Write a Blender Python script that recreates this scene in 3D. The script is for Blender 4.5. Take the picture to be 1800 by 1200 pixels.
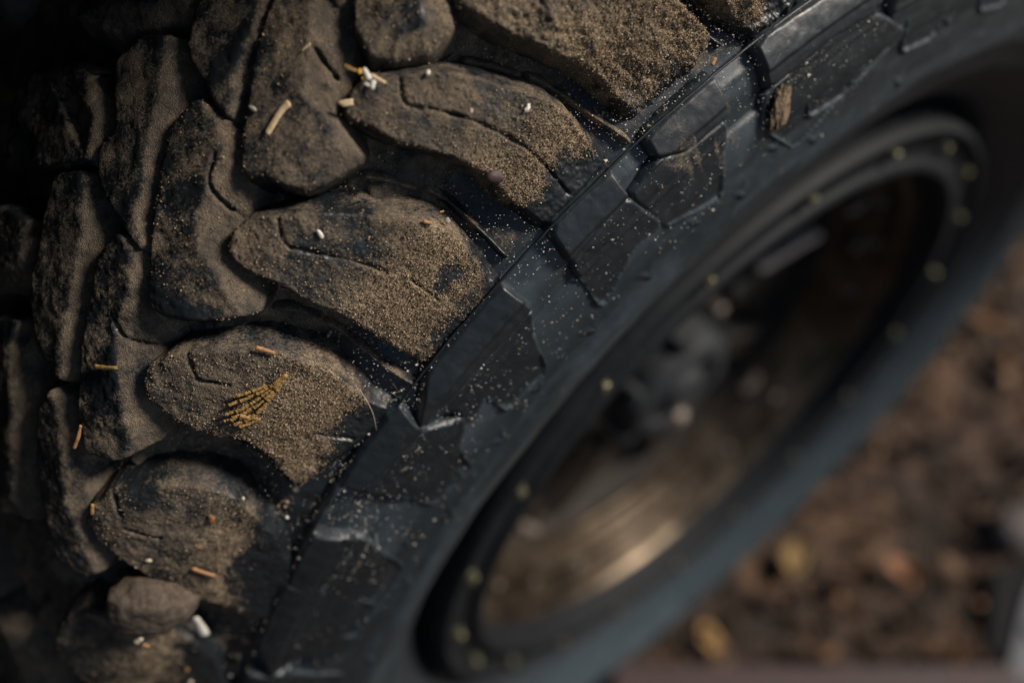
import bpy, math, random
import numpy as np
from mathutils import Matrix, Vector

for o in list(bpy.data.objects):
    bpy.data.objects.remove(o)
SC = bpy.context.scene
COL = SC.collection
U = 0.23                      # metres per wheel unit (bolt-circle radius)
HUB = np.array([0.0, 0.0, 1.9 * U])
rng = np.random.default_rng(7)
random.seed(7)

# ------------------------------------------------------------------ camera
cam_d = bpy.data.cameras.new('camera')
cam = bpy.data.objects.new('camera', cam_d)
COL.objects.link(cam)
SC.camera = cam
cam_d.sensor_width = 36.0
cam_d.lens = 35.016
cam_d.clip_start = 0.01
cam_d.clip_end = 300.0
CP = np.array([-1.4352010797960664, -0.7861398178820365, 2.6089821558119137]) * U + HUB
CR = [[0.781641756797133, 0.511027608093935, -0.35761284623928874],
      [-0.6237275454528066, 0.6400993653458729, -0.4485941947088037],
      [-0.000336262409514676, 0.5736929372480223, 0.8190703881092313]]
M4 = Matrix(CR).to_4x4()
M4.translation = Vector(CP)
cam.matrix_world = M4
cam_d.dof.use_dof = True
cam_d.dof.focus_distance = 1.51 * U
cam_d.dof.aperture_fstop = 2.6
cam_d.dof.aperture_blades = 9

# ------------------------------------------------------------------ light
SUN_DIR = Vector((0.60, -0.43, 0.70)).normalized()
world = bpy.data.worlds.new('World')
SC.world = world
world.use_nodes = True
wn = world.node_tree.nodes
sky = wn.new('ShaderNodeTexSky')
sky.sky_type = 'NISHITA'
sky.sun_disc = False
sky.sun_elevation = math.asin(SUN_DIR.z)
sky.sun_rotation = math.atan2(SUN_DIR.x, SUN_DIR.y)
sky.dust_density = 0.6
wn['Background'].inputs['Strength'].default_value = 0.058
world.node_tree.links.new(sky.outputs[0], wn['Background'].inputs[0])
sun_d = bpy.data.lights.new('sun', 'SUN')
sun_d.energy = 4.2
sun_d.angle = math.radians(12)
sun_d.color = (1.0, 0.90, 0.78)
sun = bpy.data.objects.new('sun', sun_d)
COL.objects.link(sun)
sun.rotation_euler = SUN_DIR.to_track_quat('Z', 'Y').to_euler()
sun.location = (2, -2, 4)
SC.view_settings.view_transform = 'Standard'
SC.view_settings.look = 'None'
SC.view_settings.exposure = 0.48
SC.view_settings.gamma = 1.0
SC.cycles.max_bounces = 6

# ------------------------------------------------------------------ helpers
def fade(t):
    return t * t * t * (t * (t * 6 - 15) + 10)

def _hash(ix, iy, iz):
    h = (ix.astype(np.uint32) * np.uint32(374761393) + iy.astype(np.uint32) * np.uint32(668265263)
         + iz.astype(np.uint32) * np.uint32(2147483647 - 1013904223))
    h = (h ^ (h >> np.uint32(13))) * np.uint32(1274126177)
    h = (h ^ (h >> np.uint32(16))) * np.uint32(2246822519)
    h ^= h >> np.uint32(15)
    return (h & np.uint32(0xffffff)).astype(np.float64) / 0xffffff * 2 - 1

def vnoise(p):
    i = np.floor(p).astype(np.int64)
    f = fade(p - i)
    x, y, z = i[..., 0], i[..., 1], i[..., 2]
    r = 0
    for dx in (0, 1):
        wx = f[..., 0] if dx else 1 - f[..., 0]
        for dy in (0, 1):
            wy = f[..., 1] if dy else 1 - f[..., 1]
            for dz in (0, 1):
                wz = f[..., 2] if dz else 1 - f[..., 2]
                r = r + wx * wy * wz * _hash(x + dx, y + dy, z + dz)
    return r

def fbm(p, freq, octv=3, gain=0.5, seed=0.0):
    r, a, q = 0, 1.0, p * freq + 100.37 + seed * 17.13
    for _ in range(octv):
        r = r + a * vnoise(q)
        q = q * 2.03 + 7.7
        a *= gain
    return r

def sstep(x, a, b):
    t = np.clip((x - a) / (b - a), 0, 1)
    return t * t * (3 - 2 * t)

def link(name, me, mat=None, parent=None):
    o = bpy.data.objects.new(name, me)
    COL.objects.link(o)
    if mat is not None and me is not None and len(me.materials) == 0:
        me.materials.append(mat)
    if parent is not None:
        o.parent = parent
    return o

def tag(o, label=None, cat=None, group=None, kind=None):
    if label: o['label'] = label
    if cat: o['category'] = cat
    if group: o['group'] = group
    if kind: o['kind'] = kind
    return o

def mesh_np(name, V, F, smooth=True, attrs=None):
    """V (n,3) metres, F (m,3|4) int"""
    me = bpy.data.meshes.new(name)
    V = np.ascontiguousarray(V, dtype=np.float32)
    F = np.ascontiguousarray(F, dtype=np.int32)
    k = F.shape[1]
    me.vertices.add(len(V)); me.vertices.foreach_set('co', V.ravel())
    me.loops.add(F.size); me.loops.foreach_set('vertex_index', F.ravel())
    me.polygons.add(len(F))
    me.polygons.foreach_set('loop_start', np.arange(0, F.size, k, dtype=np.int32))
    me.polygons.foreach_set('loop_total', np.full(len(F), k, dtype=np.int32))
    me.polygons.foreach_set('use_smooth', np.full(len(F), smooth, dtype=bool))
    me.update(calc_edges=True)
    for an, av in (attrs or {}).items():
        at = me.attributes.new(an, 'FLOAT', 'POINT')
        at.data.foreach_set('value', np.ascontiguousarray(av, dtype=np.float32))
    return me

def grid_mesh(name, P, keep=None, attrs=None, smooth=True, flip=False):
    """P (n,m,3); keep (n,m) bool of vertices whose cells are wanted"""
    n, m = P.shape[:2]
    idx = np.arange(n * m).reshape(n, m)
    a, b, c, d = idx[:-1, :-1], idx[1:, :-1], idx[1:, 1:], idx[:-1, 1:]
    F = np.stack([a, b, c, d] if not flip else [a, d, c, b], -1)
    if keep is not None:
        k = keep[:-1, :-1] | keep[1:, :-1] | keep[1:, 1:] | keep[:-1, 1:]
        F = F[k]
    F = F.reshape(-1, 4)
    used = np.unique(F)
    re = np.full(n * m, -1); re[used] = np.arange(len(used))
    A = {k2: v.reshape(-1)[used] for k2, v in (attrs or {}).items()}
    return mesh_np(name, P.reshape(-1, 3)[used], re[F], smooth, A)

def lathe(name, prof, n=160, closed=False, a0=0.0, a1=2 * math.pi):
    """prof: list of (y, rho) wheel units; axis = Y"""
    pr = np.array(prof, float)
    full = abs((a1 - a0) - 2 * math.pi) < 1e-6
    A = np.linspace(a0, a1, n, endpoint=not full)
    V = np.stack([pr[None, :, 1] * np.sin(A)[:, None], np.repeat(pr[None, :, 0], n, 0),
                  pr[None, :, 1] * np.cos(A)[:, None]], -1) * U
    m = len(pr)
    F = []
    for i in range(n if full else n - 1):
        j = (i + 1) % n
        for k in range(m - 1):
            F.append((i * m + k, j * m + k, j * m + k + 1, i * m + k + 1))
    return mesh_np(name, V.reshape(-1, 3), np.array(F), True)

def round_prof(pts, r=0.006, n=3):
    out = [pts[0]]
    for i in range(1, len(pts) - 1):
        p0, p, p1 = map(np.array, (pts[i - 1], pts[i], pts[i + 1]))
        d0 = (p0 - p); d1 = (p1 - p)
        l0, l1 = np.linalg.norm(d0), np.linalg.norm(d1)
        q = min(r, l0 * .45, l1 * .45)
        a = p + d0 / l0 * q; b = p + d1 / l1 * q
        for t in np.linspace(0, 1, n + 1):
            out.append(tuple((1 - t) ** 2 * a + 2 * t * (1 - t) * p + t * t * b))
    out.append(pts[-1])
    return out

# --------------------------------------------------------------- tyre profile
CTRL = [(.12,1.03),(.075,1.085),(-.005,1.15),(-.085,1.28),(-.10,1.42),(-.075,1.53),(-.02,1.63),(.07,1.785),
        (.18,1.905),(.32,1.95),(.5,1.97),(.66,1.975)]
def make_profile():
    P = CTRL + [(1.32 - z, r) for z, r in CTRL[-2::-1]]
    P = np.array(P)
    Q = np.vstack([2 * P[0] - P[1], P, 2 * P[-1] - P[-2]])
    out = []
    for i in range(1, len(Q) - 2):
        t = np.linspace(0, 1, 40, endpoint=False)[:, None]
        a, b, c, d = Q[i - 1:i + 3]
        out.append(.5 * (2 * b + (c - a) * t + (2 * a - 5 * b + 4 * c - d) * t * t + (3 * b - a - 3 * c + d) * t ** 3))
    out.append(P[-1:])
    C = np.vstack(out)
    s = np.r_[0, np.cumsum(np.hypot(*np.diff(C, axis=0).T))]
    n = np.gradient(C, s, axis=0)
    N = np.c_[-n[:, 1], n[:, 0]]
    N /= np.linalg.norm(N, axis=1)[:, None]
    return s, C, N
PS, PC, PN = make_profile()
if np.interp(.3, PS, PN[:, 0]) > 0:
    PN = -PN
S_TOT = float(PS[-1])
S_SH = float(PS[np.argmin(abs(PC[:len(PC) // 2, 1] - 1.63))])
RU = 1.93

def surf(a, s, h=0.0):
    z = np.interp(s, PS, PC[:, 0]) + h * np.interp(s, PS, PN[:, 0])
    r = np.interp(s, PS, PC[:, 1]) + h * np.interp(s, PS, PN[:, 1])
    return np.stack([r * np.sin(a), z, r * np.cos(a)], -1)

def depth(s):
    s = np.minimum(s, S_TOT - s)
    return np.where(s >= S_SH, .022 + .056 * sstep(s, S_SH, S_SH + .15) - .010 * sstep(s, S_SH + .22, S_SH + .34), .022 * sstep(s, .41, .55))

def frame(a, s):
    """tangent along alpha, tangent along s (inward), normal"""
    n = np.array([np.interp(s, PS, PN[:, 1]) * math.sin(a), np.interp(s, PS, PN[:, 0]), np.interp(s, PS, PN[:, 1]) * math.cos(a)])
    ta = np.array([math.cos(a), 0, -math.sin(a)])
    return ta, np.cross(ta, n) * -1, n

# --------------------------------------------------------------- tyre tables (degrees round the axle, distance along the profile)
BLOCKS = {'r1A': [(-30.03, 1.057), (-29.32, 1.066), (-28.43, 1.063), (-27.41, 1.04), (-26.26, 1.0), (-25.14, 0.957), (-24.08, 0.906), (-23.24, 0.857), (-22.78, 0.816), (-22.73, 0.783), (-22.87, 0.751), (-22.84, 0.707), (-24.18, 0.705), (-25.71, 0.704), (-27.48, 0.703), (-27.85, 0.769), (-27.85, 0.836), (-28.13, 0.877), (-28.8, 0.921), (-29.36, 0.955), (-29.67, 0.983), (-29.95, 1.018), (-30.26, 1.045)],
 'r1B': [(-37.76, 1.059), (-36.91, 1.07), (-35.96, 1.064), (-34.85, 1.03), (-33.71, 0.988), (-32.79, 0.95), (-31.98, 0.908), (-31.13, 0.865), (-30.71, 0.824), (-30.86, 0.782), (-31.15, 0.731), (-31.35, 0.699), (-33.2, 0.697), (-34.98, 0.702), (-37.33, 0.704), (-37.3, 0.765), (-37.26, 0.816), (-37.22, 0.854), (-37.42, 0.886), (-37.58, 0.922), (-37.66, 0.965), (-37.91, 1.008), (-38.07, 1.042)],
 'r1C': [(-45.32, 1.058), (-44.4, 1.067), (-43.22, 1.049), (-42.28, 1.017), (-41.28, 0.969), (-40.58, 0.925), (-40.14, 0.875), (-40.0, 0.827), (-40.35, 0.779), (-40.74, 0.742), (-40.63, 0.706), (-42.53, 0.708), (-44.78, 0.728), (-46.51, 0.743), (-47.4, 0.762), (-46.67, 0.802), (-45.9, 0.843), (-45.74, 0.884), (-45.98, 0.918), (-46.27, 0.951), (-46.27, 0.989), (-46.01, 1.021), (-45.79, 1.046)],
 'r1D': [(-53.74, 1.046), (-52.8, 1.048), (-51.62, 1.033), (-50.61, 0.996), (-49.44, 0.927), (-49.11, 0.884), (-49.24, 0.839), (-50.18, 0.793), (-51.39, 0.748), (-53.24, 0.701), (-55.46, 0.678), (-58.38, 0.688), (-59.12, 0.723), (-57.74, 0.775), (-57.32, 0.818), (-57.1, 0.858), (-56.46, 0.902), (-56.08, 0.942), (-55.27, 0.987), (-54.75, 1.026)],
 'r1E': [(-63.58, 1.045), (-61.57, 1.036), (-60.19, 1.001), (-59.71, 0.946), (-59.75, 0.868), (-61.38, 0.804), (-63.46, 0.752), (-67.72, 0.719), (-72.28, 0.785), (-71.28, 0.882), (-67.47, 0.958), (-65.72, 1.012)],
 'r1T': [(-23.03, 1.097), (-23.52, 1.052), (-23.36, 1.018), (-22.91, 0.974), (-22.32, 0.932), (-21.66, 0.896), (-21.06, 0.863), (-20.68, 0.831), (-20.4, 0.793), (-20.14, 0.733), (-18.33, 0.731), (-15.96, 0.736), (-14.31, 0.749), (-14.85, 0.81), (-15.42, 0.861), (-16.7, 0.935), (-18.48, 1.015), (-20.86, 1.083)],
 'r1U': [(-15.53, 1.002), (-14.73, 0.93), (-13.36, 0.852), (-12.85, 0.789), (-12.36, 0.741), (-11.83, 0.706), (-9.38, 0.708), (-7.44, 0.721), (-7.6, 0.785), (-9.41, 0.885), (-11.94, 0.982)],
 'r2A': [(-27.69, 1.264), (-29.36, 1.238), (-30.67, 1.212), (-32.69, 1.165), (-34.55, 1.119), (-34.68, 1.099), (-34.14, 1.08), (-33.93, 1.048), (-33.55, 1.017), (-32.24, 0.996), (-31.15, 0.984), (-30.9, 1.02), (-30.53, 1.058), (-30.05, 1.088), (-28.99, 1.101), (-27.86, 1.113), (-26.77, 1.14), (-25.9, 1.185)],
 'r2B': [(-34.08, 1.243), (-35.32, 1.248), (-36.42, 1.235), (-39.41, 1.175), (-42.19, 1.111), (-42.11, 1.088), (-41.36, 1.039), (-39.6, 0.968), (-38.92, 0.969), (-38.1, 1.014), (-37.4, 1.058), (-36.89, 1.079), (-36.45, 1.074), (-35.28, 1.092), (-33.83, 1.145), (-33.88, 1.204)],
 'r2C': [(-40.92, 1.221), (-42.18, 1.232), (-44.07, 1.209), (-46.4, 1.176), (-49.01, 1.126), (-50.53, 1.089), (-49.86, 1.04), (-48.0, 0.987), (-46.69, 0.996), (-46.2, 1.039), (-44.66, 1.07), (-43.87, 1.077), (-43.27, 1.058), (-42.31, 1.08), (-42.19, 1.111), (-40.94, 1.146), (-40.72, 1.182)],
 'r2D': [(-49.52, 1.197), (-50.74, 1.203), (-52.94, 1.174), (-55.4, 1.119), (-57.39, 1.067), (-57.84, 1.016), (-56.86, 0.984), (-55.25, 1.006), (-53.71, 1.053), (-52.1, 1.084), (-50.15, 1.124), (-49.26, 1.166)],
 'r2T': [(-25.11, 1.179), (-26.36, 1.15), (-27.18, 1.118), (-27.46, 1.077), (-26.99, 1.043), (-25.76, 1.016), (-24.41, 1.016), (-23.85, 1.046), (-23.03, 1.097)],
 'r3A': [(-33.92, 1.404), (-35.51, 1.417), (-37.65, 1.333), (-38.65, 1.345), (-39.89, 1.312), (-40.58, 1.179), (-40.17, 1.164), (-37.12, 1.21), (-35.76, 1.232), (-34.51, 1.232), (-32.6, 1.296), (-32.57, 1.339)],
 'r3B': [(-41.46, 1.398), (-43.7, 1.367), (-46.21, 1.331), (-48.05, 1.279), (-48.54, 1.189), (-47.32, 1.172), (-44.22, 1.217), (-41.58, 1.228), (-40.13, 1.259), (-39.78, 1.327)],
 'r3C': [(-49.39, 1.379), (-53.5, 1.339), (-57.55, 1.283), (-58.22, 1.218), (-57.37, 1.159), (-53.58, 1.197), (-50.16, 1.265), (-48.41, 1.323)],
 'r3T': [(-29.67, 1.362), (-31.5, 1.342), (-32.74, 1.313), (-33.64, 1.182), (-31.7, 1.202), (-29.6, 1.235), (-27.85, 1.272)],
 'r4A': [(-38.3, 1.56), (-40.25, 1.585), (-42.68, 1.536), (-41.62, 1.432), (-39.72, 1.357), (-38.08, 1.333), (-36.93, 1.359), (-37.13, 1.493)],
 'r4B': [(-46.25, 1.534), (-49.03, 1.502), (-49.34, 1.446), (-47.68, 1.38), (-45.93, 1.348), (-44.6, 1.363), (-44.2, 1.408), (-44.88, 1.471)],
 'r4T': [(-33.11, 1.55), (-35.45, 1.557), (-34.85, 1.481), (-33.53, 1.417), (-31.5, 1.366), (-30.27, 1.393)]}
SIPES = {'r1A': [[(-27.33, 1.03), (-28.17, 0.998), (-27.71, 0.977)], [(-27.45, 0.968), (-26.45, 0.913), (-25.86, 0.864), (-25.41, 0.819), (-25.33, 0.779), (-25.35, 0.717)]], 'r1B': [[(-35.38, 1.027), (-36.04, 1.008), (-36.11, 0.99)], [(-36.11, 0.99), (-35.58, 0.953), (-34.81, 0.899), (-34.43, 0.856)], [(-34.02, 0.819), (-34.07, 0.761)]], 'r1C': [[(-42.81, 1.03), (-43.38, 1.013), (-43.84, 0.994)], [(-43.92, 0.993), (-43.44, 0.949)], [(-43.94, 0.784), (-43.56, 0.728)]], 'r1D': [[(-51.83, 1.02), (-52.82, 0.998)], [(-53.6, 0.983), (-53.47, 0.928)]], 'r2A': [[(-29.0, 1.151), (-29.18, 1.128), (-29.33, 1.088)]], 'r2B': [[(-35.19, 1.166), (-36.38, 1.144), (-36.59, 1.118), (-36.53, 1.079)]], 'r2C': [[(-44.13, 1.15), (-44.4, 1.135), (-44.43, 1.113), (-44.04, 1.085)]]}
CREASE = {'r2A': [(-26.73, 1.22), (-28.25, 1.189), (-29.28, 1.152), (-30.73, 1.115), (-31.05, 1.054), (-31.46, 1.017), (-33.22, 1.011)], 'r2B': [(-34.11, 1.242), (-34.25, 1.199), (-34.84, 1.162), (-36.22, 1.144), (-37.68, 1.134), (-38.82, 1.097), (-39.26, 1.043), (-40.1, 0.992)], 'r2C': [(-40.96, 1.22), (-41.23, 1.185), (-41.93, 1.169), (-43.3, 1.15), (-44.38, 1.145), (-46.03, 1.11), (-47.26, 1.071), (-48.18, 1.042), (-49.56, 1.028)], 'r2D': [(-49.57, 1.196), (-50.43, 1.163), (-51.86, 1.133), (-53.9, 1.093), (-55.55, 1.044), (-57.4, 1.004)], 'r3A': [(-33.22, 1.371), (-34.89, 1.316), (-37.24, 1.272), (-39.94, 1.211), (-40.56, 1.178)], 'r3B': [(-40.38, 1.353), (-42.03, 1.29), (-44.56, 1.259), (-47.49, 1.214), (-48.49, 1.187)], 'r3T': [(-28.47, 1.302), (-29.63, 1.266), (-30.69, 1.249), (-32.22, 1.229), (-33.64, 1.185)], 'r4A': [(-38.21, 1.555), (-37.4, 1.45), (-37.93, 1.396), (-39.72, 1.357)]}
RIBS = [[(-24.64, 0.968), (-23.98, 0.936), (-23.24, 0.895)], [(-22.77, 0.877), (-22.24, 0.837), (-21.73, 0.778), (-20.98, 0.705)], [(-15.22, 0.832), (-14.59, 0.78), (-13.65, 0.725)], [(-31.7, 0.959), (-31.2, 0.929), (-30.62, 0.888)], [(-30.24, 0.869), (-29.96, 0.827), (-29.96, 0.77), (-30.07, 0.713)], [(-39.58, 0.944), (-39.14, 0.914), (-38.88, 0.875)], [(-38.85, 0.855), (-39.02, 0.804), (-39.02, 0.738), (-38.94, 0.689)], [(-47.54, 0.938), (-47.44, 0.906), (-47.59, 0.871)], [(-47.69, 0.855), (-47.88, 0.804), (-48.64, 0.753)], [(-10.81, 0.762), (-10.45, 0.726)]]
LUGS = [[(-37.83, 0.693), (-31.39, 0.695), (-31.36, 0.666), (-31.31, 0.623), (-33.23, 0.619), (-35.14, 0.623), (-38.18, 0.628), (-40.72, 0.638), (-41.02, 0.647)], [(-31.44, 0.619), (-32.8, 0.568), (-34.17, 0.484), (-37.87, 0.494), (-37.55, 0.567), (-39.28, 0.552), (-39.32, 0.616), (-41.11, 0.634), (-38.24, 0.627), (-35.16, 0.62)], [(-50.68, 0.697), (-40.35, 0.7), (-40.89, 0.664), (-41.11, 0.634), (-43.47, 0.642), (-46.67, 0.666), (-46.64, 0.699)], [(-46.72, 0.663), (-43.54, 0.64), (-41.29, 0.634), (-39.38, 0.552), (-38.93, 0.579), (-41.66, 0.541), (-43.45, 0.472), (-46.79, 0.497), (-46.53, 0.571)], [(-27.41, 0.698), (-22.85, 0.694), (-22.9, 0.67), (-22.95, 0.64), (-25.4, 0.637), (-27.9, 0.627)], [(-27.92, 0.621), (-25.39, 0.634), (-22.94, 0.637), (-22.05, 0.535), (-24.39, 0.544), (-28.43, 0.488)], [(-20.19, 0.693), (-15.11, 0.697), (-15.07, 0.669), (-15.33, 0.625), (-18.39, 0.626), (-20.34, 0.658)], [(-20.36, 0.654), (-18.46, 0.623), (-15.34, 0.619), (-17.45, 0.482), (-19.04, 0.494), (-21.72, 0.525), (-22.79, 0.635)], [(-11.95, 0.698), (-4.07, 0.689), (-2.78, 0.614), (-7.3, 0.62), (-12.1, 0.613)], [(-12.07, 0.608), (-7.25, 0.615), (-2.56, 0.607), (0.63, 0.533), (-4.97, 0.491), (-10.43, 0.453), (-12.95, 0.546)], [(-61.41, 0.678), (-50.92, 0.697), (-50.15, 0.627), (-53.35, 0.626), (-59.26, 0.628)], [(-59.43, 0.623), (-53.46, 0.619), (-50.12, 0.615), (-53.58, 0.471), (-56.3, 0.467), (-64.59, 0.496), (-65.19, 0.553)]]
DEB = {
'straw': [(-31.32,1.1171),(-31.77,1.1192),(-32.4,1.1159),(-32.92,1.1129)],
'flower': (-28.47,1.0616),
'sprig1': [(-29.97,1.0633),(-29.45,1.0511)],
'sprig2': [(-29.94,1.0577),(-29.55,1.048)],
'husk': (-24.25,0.8675),
'seed1': (-26.25,0.9232),
'seed2': (-26.45,1.0031),
'chip': (-34.77,0.969),
'frondtip': (-41.37,0.8855),
'f0': [(-41.37,0.8855),(-42.23,0.8942),(-42.92,0.9061),(-43.67,0.9219),(-44.14,0.934)],
'f1': [(-41.37,0.8855),(-42.42,0.8927),(-43.43,0.904),(-44.25,0.9171),(-44.7,0.9305)],
'f2': [(-41.37,0.8855),(-42.73,0.8892),(-43.8,0.8997),(-44.51,0.9128),(-45.12,0.9268)],
'f3': [(-41.37,0.8855),(-42.82,0.8857),(-43.86,0.8901),(-44.68,0.9006),(-45.05,0.9118)],
'f4': [(-42.23,0.8942),(-42.6,0.9068),(-43.09,0.9175),(-43.67,0.9341)],
'fr2a': [(-44.24,0.881),(-44.37,0.898),(-44.45,0.9157),(-44.88,0.9192)],
'fr2b': [(-44.24,0.881),(-44.64,0.8917),(-44.99,0.9033)],
'or1': [(-40.94,0.9467),(-40.82,0.9336),(-40.73,0.918)],
'dark': [(-27.56,0.829),(-26.77,0.8342)],
'or2': [(-31.41,0.866),(-31.22,0.853)],
'or3': [(-30.64,0.8461),(-30.45,0.8419)],
'greyc': [(-30.64,0.8352),(-30.7,0.8261)],
'amb': [(-54.85,0.8603),(-55.0,0.8398),(-55.12,0.8192)],
'seed3': (-51.18,0.8662),
'seed4': (-53.36,0.8634),
'seed5': (-55.12,0.9299),
'stone': (-58.49,0.8998),
'white': [(-59.45,0.8185),(-60.18,0.8048),(-61.11,0.7909)],
'b1': [(-60.09,0.907),(-59.6,0.8993)],
'b2': [(-60.31,0.896),(-60.42,0.8837)],
'sp1': (-49.25,0.8372),
'sp2': (-50.2,0.7476),
'hair': [(-40.5,0.772),(-40.88,0.7506),(-41.44,0.7287),(-42.45,0.7032)],
'tw1': [(-46.35,1.1355),(-46.04,1.1203),(-45.58,1.1015)],
'tw2': [(-49.33,1.1132),(-49.93,1.1083),(-50.64,1.1075)],
'tw3': [(-52.69,1.0432),(-53.29,1.0378)],
'yel': (-64.32,0.8065),
'wh2': (-65.9,0.7931),
'clump': (-11.65,0.5685),
'amber2': (-14.83,0.7176),
'sl1': [(-28.95,1.1538),(-29.45,1.1563)],
'sl2': [(-32.59,1.1576),(-32.71,1.1483)],
'mcl': (-16.21,0.7989),
'w3': (-35.94,0.3941),
}
HOLE_B = (-32.87, 0.769, .035, .030)
HOLE_D = (-54.58, 0.783, .075, .024)


# --------------------------------------------------------------- materials
def nt(mat):
    mat.use_nodes = True
    return mat.node_tree.nodes, mat.node_tree.links, mat.node_tree.nodes['Principled BSDF']

def mathn(nodes, links, op, a, b=None, clamp=False):
    n = nodes.new('ShaderNodeMath'); n.operation = op; n.use_clamp = clamp
    for i, v in enumerate((a, b)):
        if v is None: continue
        if isinstance(v, (int, float)): n.inputs[i].default_value = v
        else: links.new(v, n.inputs[i])
    return n.outputs[0]

def noise_n(nodes, links, vec, scale, detail=4, rough=.55, dist=0.0):
    n = nodes.new('ShaderNodeTexNoise')
    n.inputs['Scale'].default_value = scale; n.inputs['Detail'].default_value = detail
    n.inputs['Roughness'].default_value = rough; n.inputs['Distortion'].default_value = dist
    if vec is not None: links.new(vec, n.inputs['Vector'])
    return n

def ramp_n(nodes, links, fac, stops):
    r = nodes.new('ShaderNodeValToRGB')
    el = r.color_ramp.elements
    while len(el) < len(stops): el.new(0.5)
    for e, (p, c) in zip(el, stops):
        e.position = p; e.color = (*c, 1) if len(c) == 3 else c
    links.new(fac, r.inputs['Fac'])
    return r.outputs['Color']

def mixc(nodes, links, fac, a, b, mode='MIX'):
    m = nodes.new('ShaderNodeMix'); m.data_type = 'RGBA'; m.blend_type = mode
    if isinstance(fac, (int, float)): m.inputs[0].default_value = fac
    else: links.new(fac, m.inputs[0])
    for i, v in ((6, a), (7, b)):
        if isinstance(v, tuple): m.inputs[i].default_value = (*v, 1)
        else: links.new(v, m.inputs[i])
    return m.outputs[2]

def rubber_material():
    m = bpy.data.materials.new('dusty_rubber')
    N, L, B = nt(m)
    tc = N.new('ShaderNodeTexCoord').outputs['Object']
    ad = N.new('ShaderNodeAttribute'); ad.attribute_name = 'dirt_shade'
    asd = N.new('ShaderNodeAttribute'); asd.attribute_name = 'sand'
    fine = noise_n(N, L, tc, 900, 4, .75)
    med = noise_n(N, L, tc, 130, 5, .65)
    big = noise_n(N, L, tc, 38, 4, .6)
    vor = N.new('ShaderNodeTexVoronoi'); vor.inputs['Scale'].default_value = 2100; L.new(tc, vor.inputs['Vector'])
    # granular coverage: dust breaks up into specks where it is thin
    n1 = mathn(N, L, 'ADD', mathn(N, L, 'MULTIPLY', fine.outputs['Fac'], .55), mathn(N, L, 'MULTIPLY', med.outputs['Fac'], .45))
    cov = mathn(N, L, 'ADD', ad.outputs['Fac'], mathn(N, L, 'MULTIPLY', mathn(N, L, 'SUBTRACT', n1, .5), 2.6))
    mr = N.new('ShaderNodeMapRange'); mr.interpolation_type = 'SMOOTHSTEP'
    mr.inputs['From Min'].default_value = .30; mr.inputs['From Max'].default_value = .85
    L.new(cov, mr.inputs['Value'])
    cover = mr.outputs['Result']
    # dust colours
    dcol = ramp_n(N, L, med.outputs['Fac'], [(.30, (.048, .037, .028)), (.5, (.098, .075, .054)), (.70, (.165, .128, .095))])
    dcol = mixc(N, L, big.outputs['Fac'], dcol, (.088, .078, .066))
    scol = ramp_n(N, L, vor.outputs['Color'], [(.08, (.060, .042, .026)), (.35, (.19, .135, .084)), (.65, (.30, .225, .145)), (.97, (.46, .38, .28))])
    sn = mathn(N, L, 'ADD', asd.outputs['Fac'], mathn(N, L, 'MULTIPLY', mathn(N, L, 'SUBTRACT', n1, .5), 2.4), True)
    dust = mixc(N, L, sn, dcol, scol)
    rub = mixc(N, L, big.outputs['Fac'], (.0040, .0058, .0075), (.0085, .0112, .0138))
    # painted bluish sky sheen and dust: film smeared on bare rubber
    mp = N.new('ShaderNodeMapping'); mp.inputs['Scale'].default_value = (1, .6, 1)
    L.new(tc, mp.inputs['Vector'])
    film_sheen = noise_n(N, L, mp.outputs['Vector'], 85, 8, .72, 1.2)
    af = N.new('ShaderNodeAttribute'); af.attribute_name = 'film_sheen'
    fr = N.new('ShaderNodeMapRange'); fr.inputs['From Min'].default_value = .48; fr.inputs['From Max'].default_value = .80
    L.new(film_sheen.outputs['Fac'], fr.inputs['Value'])
    rub = mixc(N, L, mathn(N, L, 'ADD', mathn(N, L, 'MULTIPLY', fr.outputs['Result'], .10), mathn(N, L, 'MULTIPLY', af.outputs['Fac'], mathn(N, L, 'ADD', mathn(N, L, 'MULTIPLY', film_sheen.outputs['Fac'], .9), .35)), True), rub, (.044, .063, .077))
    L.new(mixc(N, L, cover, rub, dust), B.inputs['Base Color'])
    rr = mathn(N, L, 'ADD', mathn(N, L, 'MULTIPLY', film_sheen.outputs['Fac'], .40), .22)
    mixr = N.new('ShaderNodeMix'); L.new(cover, mixr.inputs[0]); L.new(rr, mixr.inputs[2]); mixr.inputs[3].default_value = .95
    L.new(mixr.outputs[0], B.inputs['Roughness'])
    spc = mathn(N, L, 'SUBTRACT', .46, mathn(N, L, 'MULTIPLY', cover, .38))
    L.new(spc, B.inputs['Specular IOR Level'])
    hgt = mathn(N, L, 'ADD', mathn(N, L, 'MULTIPLY', mathn(N, L, 'ADD', fine.outputs['Fac'], mathn(N, L, 'MULTIPLY', vor.outputs['Distance'], -.6)), mathn(N, L, 'ADD', mathn(N, L, 'MULTIPLY', cover, .9), .06)),
                mathn(N, L, 'MULTIPLY', film_sheen.outputs['Fac'], .25))
    bp = N.new('ShaderNodeBump'); bp.inputs['Strength'].default_value = .9; bp.inputs['Distance'].default_value = .0006
    L.new(hgt, bp.inputs['Height']); L.new(bp.outputs['Normal'], B.inputs['Normal'])
    return m

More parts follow.
